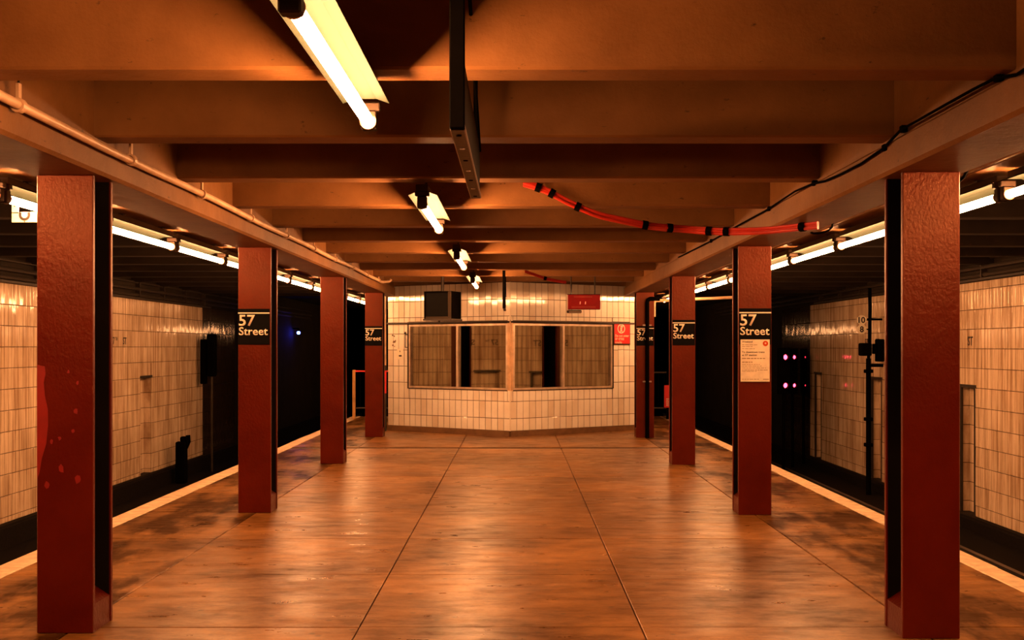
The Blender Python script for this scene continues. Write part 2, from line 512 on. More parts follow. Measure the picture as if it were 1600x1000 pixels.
def track_wall(side, X, zbot, ztop, zline, y_a, y_b, niches, near, name):
    s = 1 if side == 'left' else -1            # outward normal of the tiled face is +s in x
    wall = empty(name); tag(wall, kind='structure')
    th = 0.45
    # backing of grout, pieced round the niches
    mb = MB()
    xa, xb = (X - th, X) if s > 0 else (X, X + th)
    for (a, b, c, d) in rect_minus((y_a, y_b, zbot, ztop), niches):
        mb.box(xa, xb, a, b, c, d)
    mb.build('grout_bed', M['grout'], wall)
    # sooty wall above and curb below, tunnel beyond
    mb = MB()
    mb.box(xa, xb, Y0, Y1, ztop, ZC + 0.1)
    mb.box(xa, xb, Y0, Y1, ZT - 0.1, zbot)
    MB().box(xa - (0.12 if s < 0 else 0), xb + (0.12 if s > 0 else 0), Y0, Y1, ZT - 0.1, zbot - 0.04).build('curb', M['ballast'], wall)
    mb.box(xa, xb, y_b, Y1, zbot, ztop)
    mb.box(xa, xb, Y0, y_a, zbot, ztop)
    mb.build('tunnel_wall', M['soot'], wall)
    # niche recesses
    for (a, b, c, d) in niches:
        dep = 0.15
        x1 = X - s * dep
        mb = MB()
        bx = sorted((x1, x1 - s * 0.05))
        mb.box(bx[0], bx[1], a - 0.05, b + 0.05, c - 0.02, d + 0.05)
        mb.build('niche_back', M['grout'], wall)
        tm = MB()
        z = zline - 12 * TH
        while z < d:
            z0, z1 = max(z, c), min(z + TH, d)
            if z1 - z0 > 0.03:
                nn = 3
                ww = (b - a) / nn
                for q in range(nn):
                    tile_geo(tm, ww, z1 - z0, lambda u, v, w, q=q, z0=z0: (x1 + s * w, a + q * ww + u, z0 + v))
                tile_geo(tm, dep, z1 - z0, lambda u, v, w, z0=z0: (X - s * u, b - w, z0 + v))
                tile_geo(tm, dep, z1 - z0, lambda u, v, w, z0=z0: (X - s * u, a + w, z0 + v))
            z += TH
        o = tm.build('niche_tiles', M['tile'], wall); tag(o, kind='stuff')
        lm = MB()
        lm.box(min(X, X + s * 0.02), max(X, X + s * 0.02), a - 0.03, b + 0.03, d - 0.005, d + 0.045)
        lm.build('niche_lintel', M['iron'], wall)
        if s < 0:
            MB().box(X - 0.012, X + 0.02, a - 0.005, a + 0.05, c, d).build('niche_edge', M['iron'], wall)
            MB().box(X - 0.012, X + 0.02, b - 0.05, b + 0.005, c, d).build('niche_edge', M['iron'], wall)
    # tiles
    cache = {}
    field = MB(); unlit = MB()
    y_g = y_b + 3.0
    ncol = int((y_g - y_a) / TW)
    k0 = int(math.floor((zbot - zline) / TH)) - 1
    for j in range(ncol):
        ya = y_a + j * TW
        for k in range(k0, 8):
            za, zb = zline + k * TH, zline + (k + 1) * TH
            za, zb = max(za, zbot), min(zb, ztop)
            if zb - za < 0.03:
                continue
            for (a, b, c, d) in rect_minus((ya, ya + TW, za, zb), niches):
                tl = random.gauss(0, 0.010); tz = random.gauss(0, 0.006); pr = random.uniform(0, 0.0012)
                if near[0] <= a < near[1]:
                    key = (round(b - a, 3), round(d - c, 3))
                    if key not in cache:
                        q = MB()
                        tile_geo(q, b - a, d - c, lambda u, v, w: (s * w, u, v))
                        cache[key] = q.mesh('tile', M['tile'])
                    o = bpy.data.objects.new('tile', cache[key])
                    C.objects.link(o)
                    o.parent = wall
                    o.location = (X + s * pr, a, c)
                    o.rotation_euler = (0, tz, tl)
                else:
                    tile_geo(field if a < y_b else unlit, b - a, d - c, lambda u, v, w: (X + s * (pr + w + (u - TW / 2) * tl * s + (v - TH / 2) * tz), a + u, c + v))
    o = field.build('tile_field', M['tile'], wall); tag(o, kind='stuff')
    o = unlit.build('unlit_tile_field', M['tile_unlit'], wall); tag(o, kind='stuff')  # tiles of the unlit stretch, darkened by their colour
    return wall

nl = [(a, b, -0.92, 0.99) for a, b in ((12.85, 13.5), (17.41, 18.07), (21.98, 22.64))]
nr = [(a, b, -1.04, 0.96) for a, b in ((13.0, 13.6), (17.56, 18.16), (22.05, 22.7), (26.4, 27.0))]
wall_l = track_wall('left', WL, -0.92, 2.52, 1.60, 4.02, 26.34, nl, (15.8, 17.36), 'wall_left')
wall_r = track_wall('right', WR, -1.04, 2.61, 1.57, 4.02, 27.3, nr, (15.0, 17.55), 'wall_right')
# painted station lettering on the tiles
for y in (17.45, 20.36):
    text_part('57', 'wall_lettering', M['wallink'], wall_l, (WL + 0.015, y, 1.645), (0, 1, 0), (0, 0, 1), 0.19, 0.135, 0.016)
    text_part('TH', 'wall_lettering', M['wallink'], wall_l, (WL + 0.015, y + 0.22, 1.715), (0, 1, 0), (0, 0, 1), 0.11, 0.065, 0.016)
    text_part('ST', 'wall_lettering', M['wallink'], wall_l, (WL + 0.015, y + 0.62, 1.645), (0, 1, 0), (0, 0, 1), 0.20, 0.135, 0.016)
for y in (18.55, 23.1, 14.0):
    text_part('57', 'wall_lettering', M['wallink'], wall_r, (WR - 0.015, y, 1.62), (0, -1, 0), (0, 0, 1), 0.20, 0.145, 0.016)
    text_part('TH', 'wall_lettering', M['wallink'], wall_r, (WR - 0.015, y - 0.24, 1.695), (0, -1, 0), (0, 0, 1), 0.13, 0.07, 0.016)
    text_part('ST', 'wall_lettering', M['wallink'], wall_r, (WR - 0.015, y - 0.70, 1.62), (0, -1, 0), (0, 0, 1), 0.21, 0.145, 0.016)

# ---- ceiling: slab, cross beams, girders
GL, GR = -2.33, 2.09          # inner faces of the two girders
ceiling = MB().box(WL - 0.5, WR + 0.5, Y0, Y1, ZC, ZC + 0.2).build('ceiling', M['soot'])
tag(ceiling, kind='structure')
MB().box(GL, GR, Y0, 22.5, ZC - 0.03, ZC - 0.001).build('ceiling_panel', M['ceiling'], ceiling)
for j in range(-5, 12):
    ya = 4.71 + 1.523 * j
    MB().cbox(GL - 0.02, GR + 0.02, ya, ya + 0.217, 2.76, ZC + 0.02, 0.012).build('beam', M['ceiling'], ceiling)
for x0, x1, s in ((GL - 0.37, GL, 1), (GR, GR + 0.37, -1)):
    mb = MB().cbox(x0, x1, Y0, 27.0, 2.70, ZC + 0.02, 0.01)
    mb.build('girder', M['ceiling'], ceiling)
    MB().cbox(x0 - 0.025, x1 + 0.025, Y0, 27.0, 2.56, 2.74, 0.018).build('girder_flange', M['ceiling'], ceiling)
for x0, x1 in ((-3.47, -3.13), (2.93, 3.27)):
    MB().cbox(x0, x1, Y0, 27.0, 2.715, ZC + 0.02, 0.01).build('edge_beam', M['ceiling'], ceiling)
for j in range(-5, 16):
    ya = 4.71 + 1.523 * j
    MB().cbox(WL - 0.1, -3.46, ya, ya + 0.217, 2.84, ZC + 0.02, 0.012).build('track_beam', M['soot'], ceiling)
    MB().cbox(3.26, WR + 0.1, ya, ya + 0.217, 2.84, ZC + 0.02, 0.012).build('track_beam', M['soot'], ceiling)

# ================================================================== TICKET BOOTH at the platform end
TA = 0.664
CX, CY = -0.10, 20.08
ca = 1 / math.sqrt(1 + TA * TA)
booth = empty('ticket_booth', (CX, CY, 0))
tag(booth, 'cream tiled booth with mirrored corner windows closing off the platform end', 'booth')
HB = 2.758
L1, L2 = 2.82, 2.86
e1 = Vector((-ca, ca * TA, 0)); n1 = Vector((-ca * TA, -ca, 0))
e2 = Vector((ca, ca * TA, 0)); n2 = Vector((ca * TA, -ca, 0))
WU0, WU1, WZ0, WZ1 = 0.055, 2.305, 0.828, 2.02
def quadbox(mb, e, n, u0, u1, w0, w1, z0, z1):
    pts = [e * u0 + n * w0, e * u1 + n * w0, e * u1 + n * w1, e * u0 + n * w1]
    vs = [(p.x, p.y, z0) for p in pts] + [(p.x, p.y, z1) for p in pts]
    mb.add(vs, [(0, 1, 2, 3), (4, 5, 6, 7), (0, 1, 5, 4), (1, 2, 6, 5), (2, 3, 7, 6), (3, 0, 4, 7)])
core = MB()
for e, n, L in ((e1, n1, L1), (e2, n2, L2)):
    for (a, b, c, d) in rect_minus((0.0, L, 0.0, HB), [(WU0, WU1, WZ0, WZ1)]):
        quadbox(core, e, n, a, b, -0.12, 0.0, c, d)
core.build('wall_core', M['grout'], booth)
# side and rear of the booth
p1, p2 = e1 * L1, e2 * L2
MB().box(p1.x, p1.x + 0.12, p1.y + 0.01, 5.6, 0, HB).box(p2.x - 0.12, p2.x, p2.y + 0.01, 5.6, 0, HB).box(p1.x, p2.x, 5.6, 5.7, 0, HB).build('rear_wall', M['soot'], booth)
for e, n, L in ((e1, n1, L1), (e2, n2, L2)):
    mb = MB()
    quadbox(mb, e, n, 0.0, L, -0.01, 0.035, 0.0, 0.10)
    mb.build('cove_base', M['sill'], booth)
cache = {}
BW = L1 / 21.0
for e, n, L in ((e1, n1, L1), (e2, n2, L2)):
    ang = math.atan2(e.y, e.x)
    bw = L / 21.0
    for j in range(21):
        for k in range(-1, 8):
            za, zb = max(0.10, 0.32 + k * 0.305), min(HB, 0.32 + (k + 1) * 0.305)
            if zb - za < 0.03:
                continue
            for (a, b, c, d) in rect_minus((j * bw, (j + 1) * bw, za, zb), [(WU0, WU1, WZ0 - 0.015, WZ1 + 0.05)]):
                key = (round(b - a, 3), round(d - c, 3))
                sgn = 1 if e is e2 else -1
                kk = key + (sgn,)
                if kk not in cache:
                    q = MB()
                    tile_geo(q, b - a, d - c, lambda u, v, w: (u, -w * sgn, v), g=0.0045, t=0.008)
                    cache[kk] = q.mesh('tile', M['btile'])
                o = bpy.data.objects.new('tile', cache[kk])
                C.objects.link(o)
                o.parent = booth
                pt = e * a + n * random.uniform(0, 0.001)
                o.location = (pt.x, pt.y, c)
                o.rotation_euler = (random.gauss(0, 0.004), 0, ang + random.gauss(0, 0.008))
# windows
for e, n in ((e1, n1), (e2, n2)):
    win = MB()
    fr = 0.035
    for (u0, u1, z0, z1) in ((WU0, WU0 + fr, WZ0, WZ1), (WU1 - fr, WU1, WZ0, WZ1), (WU0, WU1, WZ0, WZ0 + fr), (WU0, WU1, WZ1 - fr, WZ1)):
        quadbox(win, e, n, u0, u1, -0.06, 0.012, z0, z1)
    wo = win.build('window', M['alu'], booth)
    mu = MB(); quadbox(mu, e, n, 1.145, 1.190, -0.05, 0.012, WZ0 + fr, WZ1 - fr); mu.build('mullion', M['alu'], wo)
    for ua, ub in ((WU0 + fr, 1.145), (1.190, WU1 - fr)):
        pa = MB(); quadbox(pa, e, n, ua, ub, -0.045, -0.032, WZ0 + fr, WZ1 - fr); pa.build('pane', M['mirror'], wo)
    # dark lead round the window and dark pipe over it
    su = MB()
    for (u0, u1, z0, z1) in ((WU1, WU1 + 0.03, WZ0 - 0.015, WZ1 + 0.05), (WU0, WU1, WZ0 - 0.015, WZ0)):
        quadbox(su, e, n, u0, u1, -0.01, 0.016, z0, z1)
    su.build('window_surround', M['iron'], booth)
    pp = [e * u + n * 0.03 + Vector((0, 0, 2.045)) for u in (0.0, 0.8, 1.6, 2.4, L1)]
    MB().tube(pp, 0.018, 8).build('edge_pipe', M['iron'], booth, True)
cm = MB(); quadbox(cm, e1, n1, -0.02, WU0, -0.03, 0.012, WZ0 - 0.01, WZ1 + 0.03); quadbox(cm, e2, n2, -0.02, WU0, -0.03, 0.012, WZ0 - 0.01, WZ1 + 0.03)
cm.build('corner_post', M['pipe'], booth)
# corner bead of round tile below and above the windows
MB().tube([(0, -0.004, 0.10), (0, -0.004, WZ0 - 0.01)], 0.012, 8).tube([(0, -0.004, WZ1 + 0.06), (0, -0.004, HB)], 0.012, 8).build('corner_bead', M['btile'], booth, True)

# ================================================================== COLUMNS
CW, CDp, CH = 0.314, 0.31, 2.56
def make_column():
    t = empty('steel_column')
    h = CW / 2
    ft = 0.032
    MB().cbox(-h, h, 0, ft, 0, CH, 0.004).build('flange', M['column'], t)
    MB().cbox(-h, h, CDp - ft, CDp, 0, CH, 0.004).build('flange', M['column'], t)
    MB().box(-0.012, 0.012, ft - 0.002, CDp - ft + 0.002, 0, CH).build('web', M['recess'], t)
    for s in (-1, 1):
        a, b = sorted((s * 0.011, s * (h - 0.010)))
        MB().box(a, b, CDp - ft - 0.0015, CDp - ft + 0.001, 0.0, CH).box(a, b, ft - 0.001, ft + 0.0015, 0.0, CH).build('recess_lining', M['recess'], t)  # thin black sheets over the inner flange faces
    for s in (-1, 1):
        vs = [(s * 0.010, ft - .002, 0), (s * (h - 0.006), ft - .002, 0), (s * (h - 0.006), ft - .002, 0.155), (s * 0.010, ft - .002, 0.245)]
        vs2 = [(x, CDp - ft + .002, z) for x, y, z in vs]
        MB().add(vs + vs2, [(0, 1, 2, 3), (4, 5, 6, 7), (0, 1, 5, 4), (1, 2, 6, 5), (2, 3, 7, 6), (3, 0, 4, 7)]).build('base_fill', M['column'], t)
    return t
col0 = make_column()
XCL, XCR = -2.518, 2.276
ordn = ['first', 'second', 'third', 'fourth']
first = True
columns = {}
desc = {('left', 0): 'nearest left dark red steel column, with a bright red peeled patch on its face',
        ('left', 1): 'dark red steel column, second of the left row, carrying a station sign',
        ('left', 2): 'dark red steel column, third of the left row, without any sign on it',
        ('left', 3): 'dark red steel column, last of the left row, beside the tiled booth corner',
        ('right', 0): 'nearest right dark red steel column, bare face without sign or poster',
        ('right', 1): 'dark red steel column, second of the right row, with sign and paper notice',
        ('right', 2): 'dark red steel column, third of the right row, with station sign but no notice',
        ('right', 3): 'dark red steel column, last of the right row, with a black conduit in front'}
for side, x, ya, st in (('left', XCL, 6.30, 4.57), ('right', XCR, 6.18, 4.56)):
    for k in range(4):
        c = col0 if first else copy_tree(col0)
        first = False
        c.location = (x, ya + st * k, 0)
        tag(c, desc[(side, k)], 'column', 'dark red columns along both platform edges')
        columns[(side, k)] = c
# peeled patches on the nearest left column
c = columns[('left', 0)]
pts = [(-0.155, 1.50), (-0.112, 1.49), (-0.108, 1.45), (-0.118, 1.40), (-0.112, 1.33), (-0.095, 1.25), (-0.094, 1.16), (-0.104, 1.06), (-0.128, 0.98), (-0.142, 0.90), (-0.155, 0.86)]
MB().prism([(a, b) for a, b in pts], -0.0012, 0.004).build('peeled_patch', M['patch'], c)
for (a, b, r) in ((-0.075, 1.07, .013), (-0.03, 1.09, .011), (0.06, 1.24, .014), (0.045, 1.13, .012), (-0.02, 0.92, .02), (0.07, 0.86, .022), (-0.10, 0.83, .02), (0.02, 1.46, .01), (0.07, 1.40, .01)):
    n = 7
    MB().prism([(a + r * random.uniform(.5, 1) * math.cos(2 * PI * i / n), b + 1.4 * r * random.uniform(.5, 1) * math.sin(2 * PI * i / n)) for i in range(n)], -0.001, 0.003).build('peeled_patch', M['patch'], c)

# ================================================================== FLUORESCENT LAMPS
LT = 1.74
def make_lamp(tube_mat):
    t = empty('fluorescent_lamp')
    MB().cbox(-0.042, 0.042, -0.03, LT - 0.10, 0.088, 0.132, 0.004).build('housing', M['housing'], t)
    th = 0.004
    prof = [(-0.100, 0.064), (-0.045, 0.084), (0.045, 0.084), (0.100, 0.064), (0.101, 0.068), (0.046, 0.0885), (-0.046, 0.0885), (-0.101, 0.068)]
    MB().prism(prof, 0.03, LT - 0.10).build('reflector', M['reflector'], t)
    MB().tube([(0, 0.03, 0), (0, LT - 0.03, 0)], 0.026, 14).build('tube', tube_mat, t, True)
    for y, s in ((0.0, 1), (LT, -1)):
        mb = MB().cbox(-0.034, 0.034, y - 0.028, y + 0.028, -0.034, 0.05, 0.006)
        mb.cbox(-0.05, 0.05, y - 0.022, y + 0.022, 0.05, 0.088, 0.006)
        so = mb.build('lamp_socket', M['socket'], t)
        MB().ring((0, y + s * 0.03, 0), 0.028, 0.036, s * 0.012, n=16, a0=PI * 0.8, a1=PI * 2.2).build('socket_clip', M['socketring'], so)
    return t
def hang(t, top, ys):
    """stems that carry the lamp from the structure above it"""
    for y, z in zip(ys, top):
        MB().tube([(0, y, 0.130), (0, y, z)], 0.010, 8).disc((0, y, z - 0.008), 0.03, 0.008, 12, 'z').build('stem', M['iron'], t)
XLAMP, ZLAMP, YLAMP, DLAMP = -0.65, 2.593, 3.26, 4.57
lampc = make_lamp(M['tube'])
hang(lampc, (ZC - 0.03 - ZLAMP, 2.762 - ZLAMP), (0.35, 1.555))
lab = {0: 'large ceiling fluorescent lamp at the top edge, nearest of the centre row',
       1: 'ceiling fluorescent lamp of the centre row, second one, behind the hanging black sign frame',
       2: 'ceiling fluorescent lamp of the centre row, third and smaller one',
       3: 'ceiling fluorescent lamp of the centre row, last and smallest, in front of the booth',
       -1: 'ceiling fluorescent lamp of the centre row, above the camera and out of the picture',
       -2: 'ceiling fluorescent lamp of the centre row, furthest behind the camera'}
for i, k in enumerate((0, 1, 2, 3, -1)):
    o = lampc if i == 0 else copy_tree(lampc)
    o.location = (XLAMP, YLAMP + DLAMP * k, ZLAMP)
    tag(o, lab[k], 'lamp', 'fluorescent lamps along the platform centre')
lamps_side = make_lamp(M['tube_side'])
hang(lamps_side, (0.158, 0.158), (0.35, 1.40))
words = ['first', 'second', 'third', 'fourth', 'fifth', 'sixth', 'seventh', 'eighth', 'ninth', 'tenth', 'eleventh', 'twelfth', 'thirteenth']
firsts = True
for side, x, ystart, n in (('left', -3.30, 1.78, 13), ('right', 3.10, 1.72, 12)):
    for k in range(n):
        o = lamps_side if firsts else copy_tree(lamps_side)
        firsts = False
        o.location = (x, ystart + 1.83 * k, 2.56)
        tag(o, 'fluorescent lamp over the %s platform edge, %s one of its continuous row from the front' % (side, words[k]), 'lamp', 'fluorescent lamps along the %s track edge' % side)

glare_tube = next(c for c in lamps_side.children if c.name.startswith('tube')).data.copy()
glare_tube.materials.clear()
glare_tube.materials.append(emit('added_glare_tube', LAMP_COL, 26.0))
for side, x in (('left', -3.30), ('right', 3.10)):  # lamps added out of view to put glare on the far track walls
    for k in range(4):
        o = copy_tree(lamps_side)
        next(c for c in o.children if c.name.startswith('tube')).data = glare_tube
        o.location = (x, 36.5 + 1.83 * k, 2.18)
        MB().tube([(0, 0.8, 0.13), (0, 0.8, ZC - 2.18)], 0.012, 6).build('long_stem', M['iron'], o)
        tag(o, 'added low dim fluorescent lamp unseen beyond the booth, %s track edge, %s of four' % (side, words[k]), 'lamp', 'added lamps beyond the booth for wall glare')

# ================================================================== STATION SIGNS
def station_sign(loc, label, stretch=1.0):
    t = empty('station_sign', loc)
    MB().cbox(-0.152, 0.152, -0.012, 0.0, 0, 0.345, 0.003).build('sign_panel', M['gblack'], t)
    MB().box(-0.152, 0.152, -0.0135, -0.0115, 0.298, 0.309).build('stripe', M['white'], t)
    text_part('57', 'lettering', M['white'], t, (-0.143, -0.0125, 0.178), (1, 0, 0), (0, 0, 1), 0.155, 0.108, 0.014, 0.0015)
    text_part('Street', 'lettering', M['white'], t, (-0.143, -0.0125, 0.090), (1, 0, 0), (0, 0, 1), 0.278, 0.078, 0.012, 0.0015)
    tag(t, label, 'sign', 'station name signs on the columns')
    return t
for (side, k), lb in ((('left', 1), 'black 57 Street sign on the second column of the left row'),
                      (('left', 3), 'black 57 Street sign on the left column beside the tiled booth'),
                      (('right', 1), 'black 57 Street sign above the pale paper notice on a column'),
                      (('right', 2), 'black 57 Street sign on the third column of the right row'),
                      (('right', 3), 'black 57 Street sign crossed by a black conduit beside the red notice')):
    l = columns[(side, k)].location
    station_sign((l.x - (0.004 if side == 'left' else 0.0), l.y, 1.622), lb)

# paper notice
l = columns[('right', 1)].location
t = empty('paper_notice', (l.x - 0.002, l.y - 0.0145, 1.270))
MB().box(-0.138, 0.138, -0.004, 0.0, 0, 0.40).build('sheet', M['paper'], t)
bars = [(0.385, 0.13, .016), (0.352, 0.15, .006), (0.335, 0.10, .005), (0.315, 0.13, .005), (0.225, 0.22, .010), (0.190, 0.10, .010), (0.166, 0.17, .005), (0.15, 0.20, .005), (0.132, 0.23, .005), (0.113, 0.25, .006), (0.10, 0.14, .005), (0.025, 0.16, .006)]
mb = MB()
for z, wd, hh in bars[1:4] + bars[4:]:
    x = -0.125
    while x < -0.125 + wd - 0.01:
        ww = random.uniform(0.014, 0.04)
        mb.box(x, min(x + ww, -0.125 + wd), -0.0046, -0.0038, z - hh, z)
        x += ww + 0.006
mb.box(0.075, 0.13, -0.0046, -0.0038, 0.018, 0.026)
o = mb.build('fine_print', M['faint'], t); tag(o, kind='stuff')
text_part('Weekend', 'lettering', M['ink'], t, (-0.125, -0.0042, 0.370), (1, 0, 0), (0, 0, 1), 0.10, 0.018, 0.02, 0.0005)
text_part('To downtown trains', 'lettering', M['ink'], t, (-0.125, -0.0042, 0.272), (1, 0, 0), (0, 0, 1), 0.215, 0.018, 0.02, 0.0005)
text_part('at 57 station', 'lettering', M['ink'], t, (-0.125, -0.0042, 0.243), (1, 0, 0), (0, 0, 1), 0.14, 0.018, 0.02, 0.0005)
MB().disc((0.098, -0.0044, 0.362), 0.026, 0.001).build('round_mark', M['orange'], t)
MB().disc((0.098, -0.0050, 0.364), 0.008, 0.001).build('round_mark', M['pinkprint'], t)
tag(t, 'pale paper service notice with an orange disc under a station sign', 'notice')

# ================================================================== BOOTH FITTINGS
# red warning notice on the right tiled face
u = 2.52
bp = Vector((CX, CY, 0)) + e2 * u + n2 * 0.012
ang2 = math.atan2(e2.y, e2.x)
t = empty('warning_sign', (bp.x, bp.y, 1.64), ang2)
MB().cbox(-0.205, 0.205, -0.02, 0.0, 0, 0.44, 0.004).build('sign_frame', M['iron'], t)
MB().box(-0.185, 0.185, -0.024, -0.018, 0.022, 0.418).build('sign_panel', M['redsign'], t)
MB().ring((-0.02, -0.026, 0.305), 0.072, 0.092, 0.003, n=28).build('symbol', M['white'], t)
pm = MB().prism([(-0.055, 0.245), (-0.035, 0.235), (0.025, 0.360), (0.005, 0.372)], -0.0262, -0.023)
pm.disc((-0.025, -0.0262, 0.352), 0.017, 0.003).prism([(-0.045, 0.33), (-0.005, 0.325), (-0.002, 0.285), (0.012, 0.24), (-0.005, 0.235), (-0.022, 0.28), (-0.04, 0.27)], -0.0265, -0.0235)
pm.build('symbol', M['white'], t)
for i, (s_, wd) in enumerate((('Do not enter', 0.335), ('or cross', 0.215), ('tracks', 0.165))):
    text_part(s_, 'lettering', M['white'], t, (-0.168, -0.0242, 0.148 - i * 0.062), (1, 0, 0), (0, 0, 1), wd, 0.046, 0.02, 0.001)
tag(t, 'red warning sign reading Do not enter or cross tracks on booth tiles', 'sign')

# red exit box with emergency lamp, hung in front of the booth
def P(px, py, d):
    return Vector(((px - 806) / F * d, d, 1.6 + (542 - py) / F * d))
a, b = P(886, 483.5, 19.3), P(938, 459.5, 19.3)
t = empty('exit_sign_box', (a.x, 19.3, a.z))
wx, hz = b.x - a.x, b.z - a.z
MB().cbox(0, wx, 0.0, 0.12, 0, hz, 0.004).build('box_body', M['black'], t)
MB().box(0.014, wx - 0.006, -0.004, 0.002, 0.006, hz - 0.012).build('red_face', M['exitred'], t)
MB().box(-0.004, 0.013, -0.006, 0.10, -0.02, hz - 0.012).build('side_rim', M['alu'], t)
mk = MB()
for xx in (0.215, 0.305):
    mk.prism([(xx, .09), (xx + 0.016, .09), (xx + 0.018, .135), (xx + 0.004, .135)], -0.006, -0.003)
mk.build('mark', M['pinkprint'], t)
mk = MB()
for z, x0, x1 in ((0.205, 0.12, 0.42), (0.03, 0.08, 0.48)):
    x = x0
    while x < x1:
        ww = random.uniform(0.015, 0.016)
        mk.box(x, x + ww, -0.006, -0.003, z, z + 0.022)
        x += ww + 0.009
tag(mk.build('faint_print', M['redprint'], t), kind='stuff')
MB().cbox(0.0, 0.25, -0.02, 0.10, -0.062, -0.012, 0.01).build('lamp_tray', M['iron'], t)
MB().tube([(0.03, -0.022, -0.045), (0.24, -0.022, -0.045)], 0.012, 8).build('tray_edge', M['conduit'], t)
for xx in (0.07, wx - 0.09):
    MB().tube([(xx, 0.06, hz), (xx, 0.06, ZC - 0.03 - a.z)], 0.012, 8).build('hanger', M['iron'], t)
tag(t, 'red lit-up style sign box with faint markings hung before the booth tiles', 'sign')

# monitor in a dark housing, hung in front of the left booth window
a, b = P(661, 498, 19.0), P(707, 455, 19.0)
t = empty('hanging_monitor', ((a.x + b.x) / 2, 19.0, a.z), math.radians(-20))
hw, hh = (b.x - a.x) / 2, b.z - a.z
MB().prism([(-hw, 0.0), (hw, 0.0), (hw * 1.0, 0.42), (-hw * 0.8, 0.42)], 0.0, hh, 'z').build('monitor_body', M['black'], t)
fb = MB()
fb.box(-hw + .03, hw, -0.012, 0.0, 0.0, 0.036).box(hw - 0.055, hw, -0.012, 0.0, 0.036, hh)
fb.build('bezel', M['housing'], t)
fb = MB().box(-hw, -hw + 0.03, -0.012, 0, 0, hh).box(-hw + .03, hw - .055, -0.012, 0, hh - 0.03, hh)
fb.build('bezel', M['black'], t)
MB().box(-hw + 0.03, hw - 0.055, -0.006, 0.001, 0.036, hh - 0.03).build('screen', M['gblack'], t)
MB().box(-hw - .01, hw + .01, -0.03, 0.45, -0.03, 0.0).build('shelf', M['iron'], t)
MB().tube([(0, 0.2, hh), (0, 0.2, ZC - 0.03 - a.z)], 0.03, 8).build('hanger', M['iron'], t)
MB().tube([(-0.02, 0.1, -0.03), (-0.02, 0.1, -0.085)], 0.02, 8).build('knob', M['iron'], t)
tag(t, 'black hanging monitor box with brown bezel above the mirrored booth window', 'monitor')

# papers and stain on the left tiled face
ang1 = math.atan2(-e1.y, -e1.x)
def on_face1(u, z, name):
    p = Vector((CX, CY, 0)) + e1 * u + n1 * 0.0095
    return empty(name, (p.x, p.y, z), ang1)
t = on_face1(2.515, 1.36, 'paper_label')
MB().box(-0.075, 0.075, -0.003, 0.0, 0, 0.20).build('sheet', M['plate'], t)
MB().box(-0.03, 0.04, -0.0036, -0.0025, 0.055, 0.085).box(-0.012, 0.006, -0.0036, -0.0025, 0.14, 0.17).build('print', M['ink'], t)
tag(t, 'small white paper label on the tiles beside the booth window', 'label')
t = on_face1(2.66, 1.60, 'torn_sticker')
for (x, z, r) in ((-0.04, 0.22, .020), (0.0, 0.205, .018), (-0.01, 0.10, .030), (0.03, 0.115, .022), (-0.03, 0.03, .022), (0.01, 0.01, .014), (0.02, 0.09, .018)):
    n_ = 7
    MB().prism([(x + r * random.uniform(.5, 1.1) * math.cos(2 * PI * i / n_), z + r * random.uniform(.5, 1.1) * math.sin(2 * PI * i / n_)) for i in range(n_)], -0.003, 0.0).build('scrap', M['sill'], t)
tag(t, 'brown torn sticker remains on tiles beside the last left column', 'sticker')
t = on_face1(2.385, 1.59, 'wall_conduit')
MB().tube([(0, -0.01, 0), (0, -0.01, 0.30)], 0.007, 6).tube([(0, -0.01, 0), (0.07, -0.01, 0)], 0.007, 6).tube([(0, -0.01, 0.24), (0.07, -0.01, 0.24)], 0.007, 6).build('thin_pipe', M['iron'], t)
MB().cbox(-0.02, 0.02, -0.025, 0, 0.25, 0.285, 0.004).build('junction_box', M['iron'], t)
tag(t, 'thin brown conduit loop with small box on tiles left of window', 'conduit')
# conduit at the booth's left corner
t = empty('corner_conduit', (P(602, 542, 21.45).x, 21.45, 0))
MB().tube([(0, 0, 1.25), (0, 0, ZC - 0.02)], 0.022, 8).build('pale_pipe', M['pipe'], t, True)
MB().tube([(0, 0, 0.72), (0, 0, 1.15)], 0.024, 8).build('red_pipe', M['redsign'], t, True)
MB().tube([(0, 0, 0), (0, 0, 0.72)], 0.024, 8).tube([(0, 0, 1.15), (0, 0, 1.25)], 0.026, 8).build('dark_pipe', M['iron'], t, True)
tag(t, 'pale and red upright conduit in the gap beside the booth corner', 'conduit')

# ================================================================== HANGING SIGNS SEEN EDGE-ON
def edge_sign(y0, y1, xa, xb, z0, z1, label):
    t = empty('hanging_sign', ((xa + xb) / 2, y0, z0))
    h = (xb - xa) / 2; L = y1 - y0; H = z1 - z0
    MB().box(-h + .006, h - .006, 0.04, L - .01, 0.012, H).build('sign_board', M['gblack'], t)
    MB().cbox(-h, h, 0.0, 0.04, 0.0, ZC - 0.03 - z0, 0.004).build('end_channel', M['black'], t)
    MB().cbox(-h, h, 0.04, L, 0.0, 0.012, 0.003).build('bottom_channel', M['iron'], t)
    n = max(5, int(L / 0.24))
    for i in range(n):
        MB().disc((0, 0.14 + i * (L - 0.2) / (n - 1) * 0.98, -0.003), 0.010, 0.004, 10, 'z').build('rivet', M['conduit' if i % 2 else 'black'], t)
    MB().box(-0.011, 0.011, L - 0.05, L - 0.02, H - 0.02, ZC - 0.03 - z0).build('hanger', M['black'], t)
    MB().tube([(h - .006, 0.3, ZC - 0.03 - z0), (h - .006, L - 0.03, H - 0.02)], 0.009, 6).build('brace', M['black'], t)
    MB().box(h - 0.004, h, 0.04, L, 0.0, 0.02).box(-h, -h + 0.004, 0.04, L, 0.0, 0.02).build('edge_lip', M['conduit'], t)
    tag(t, label, 'sign', 'hanging signs seen edge-on')
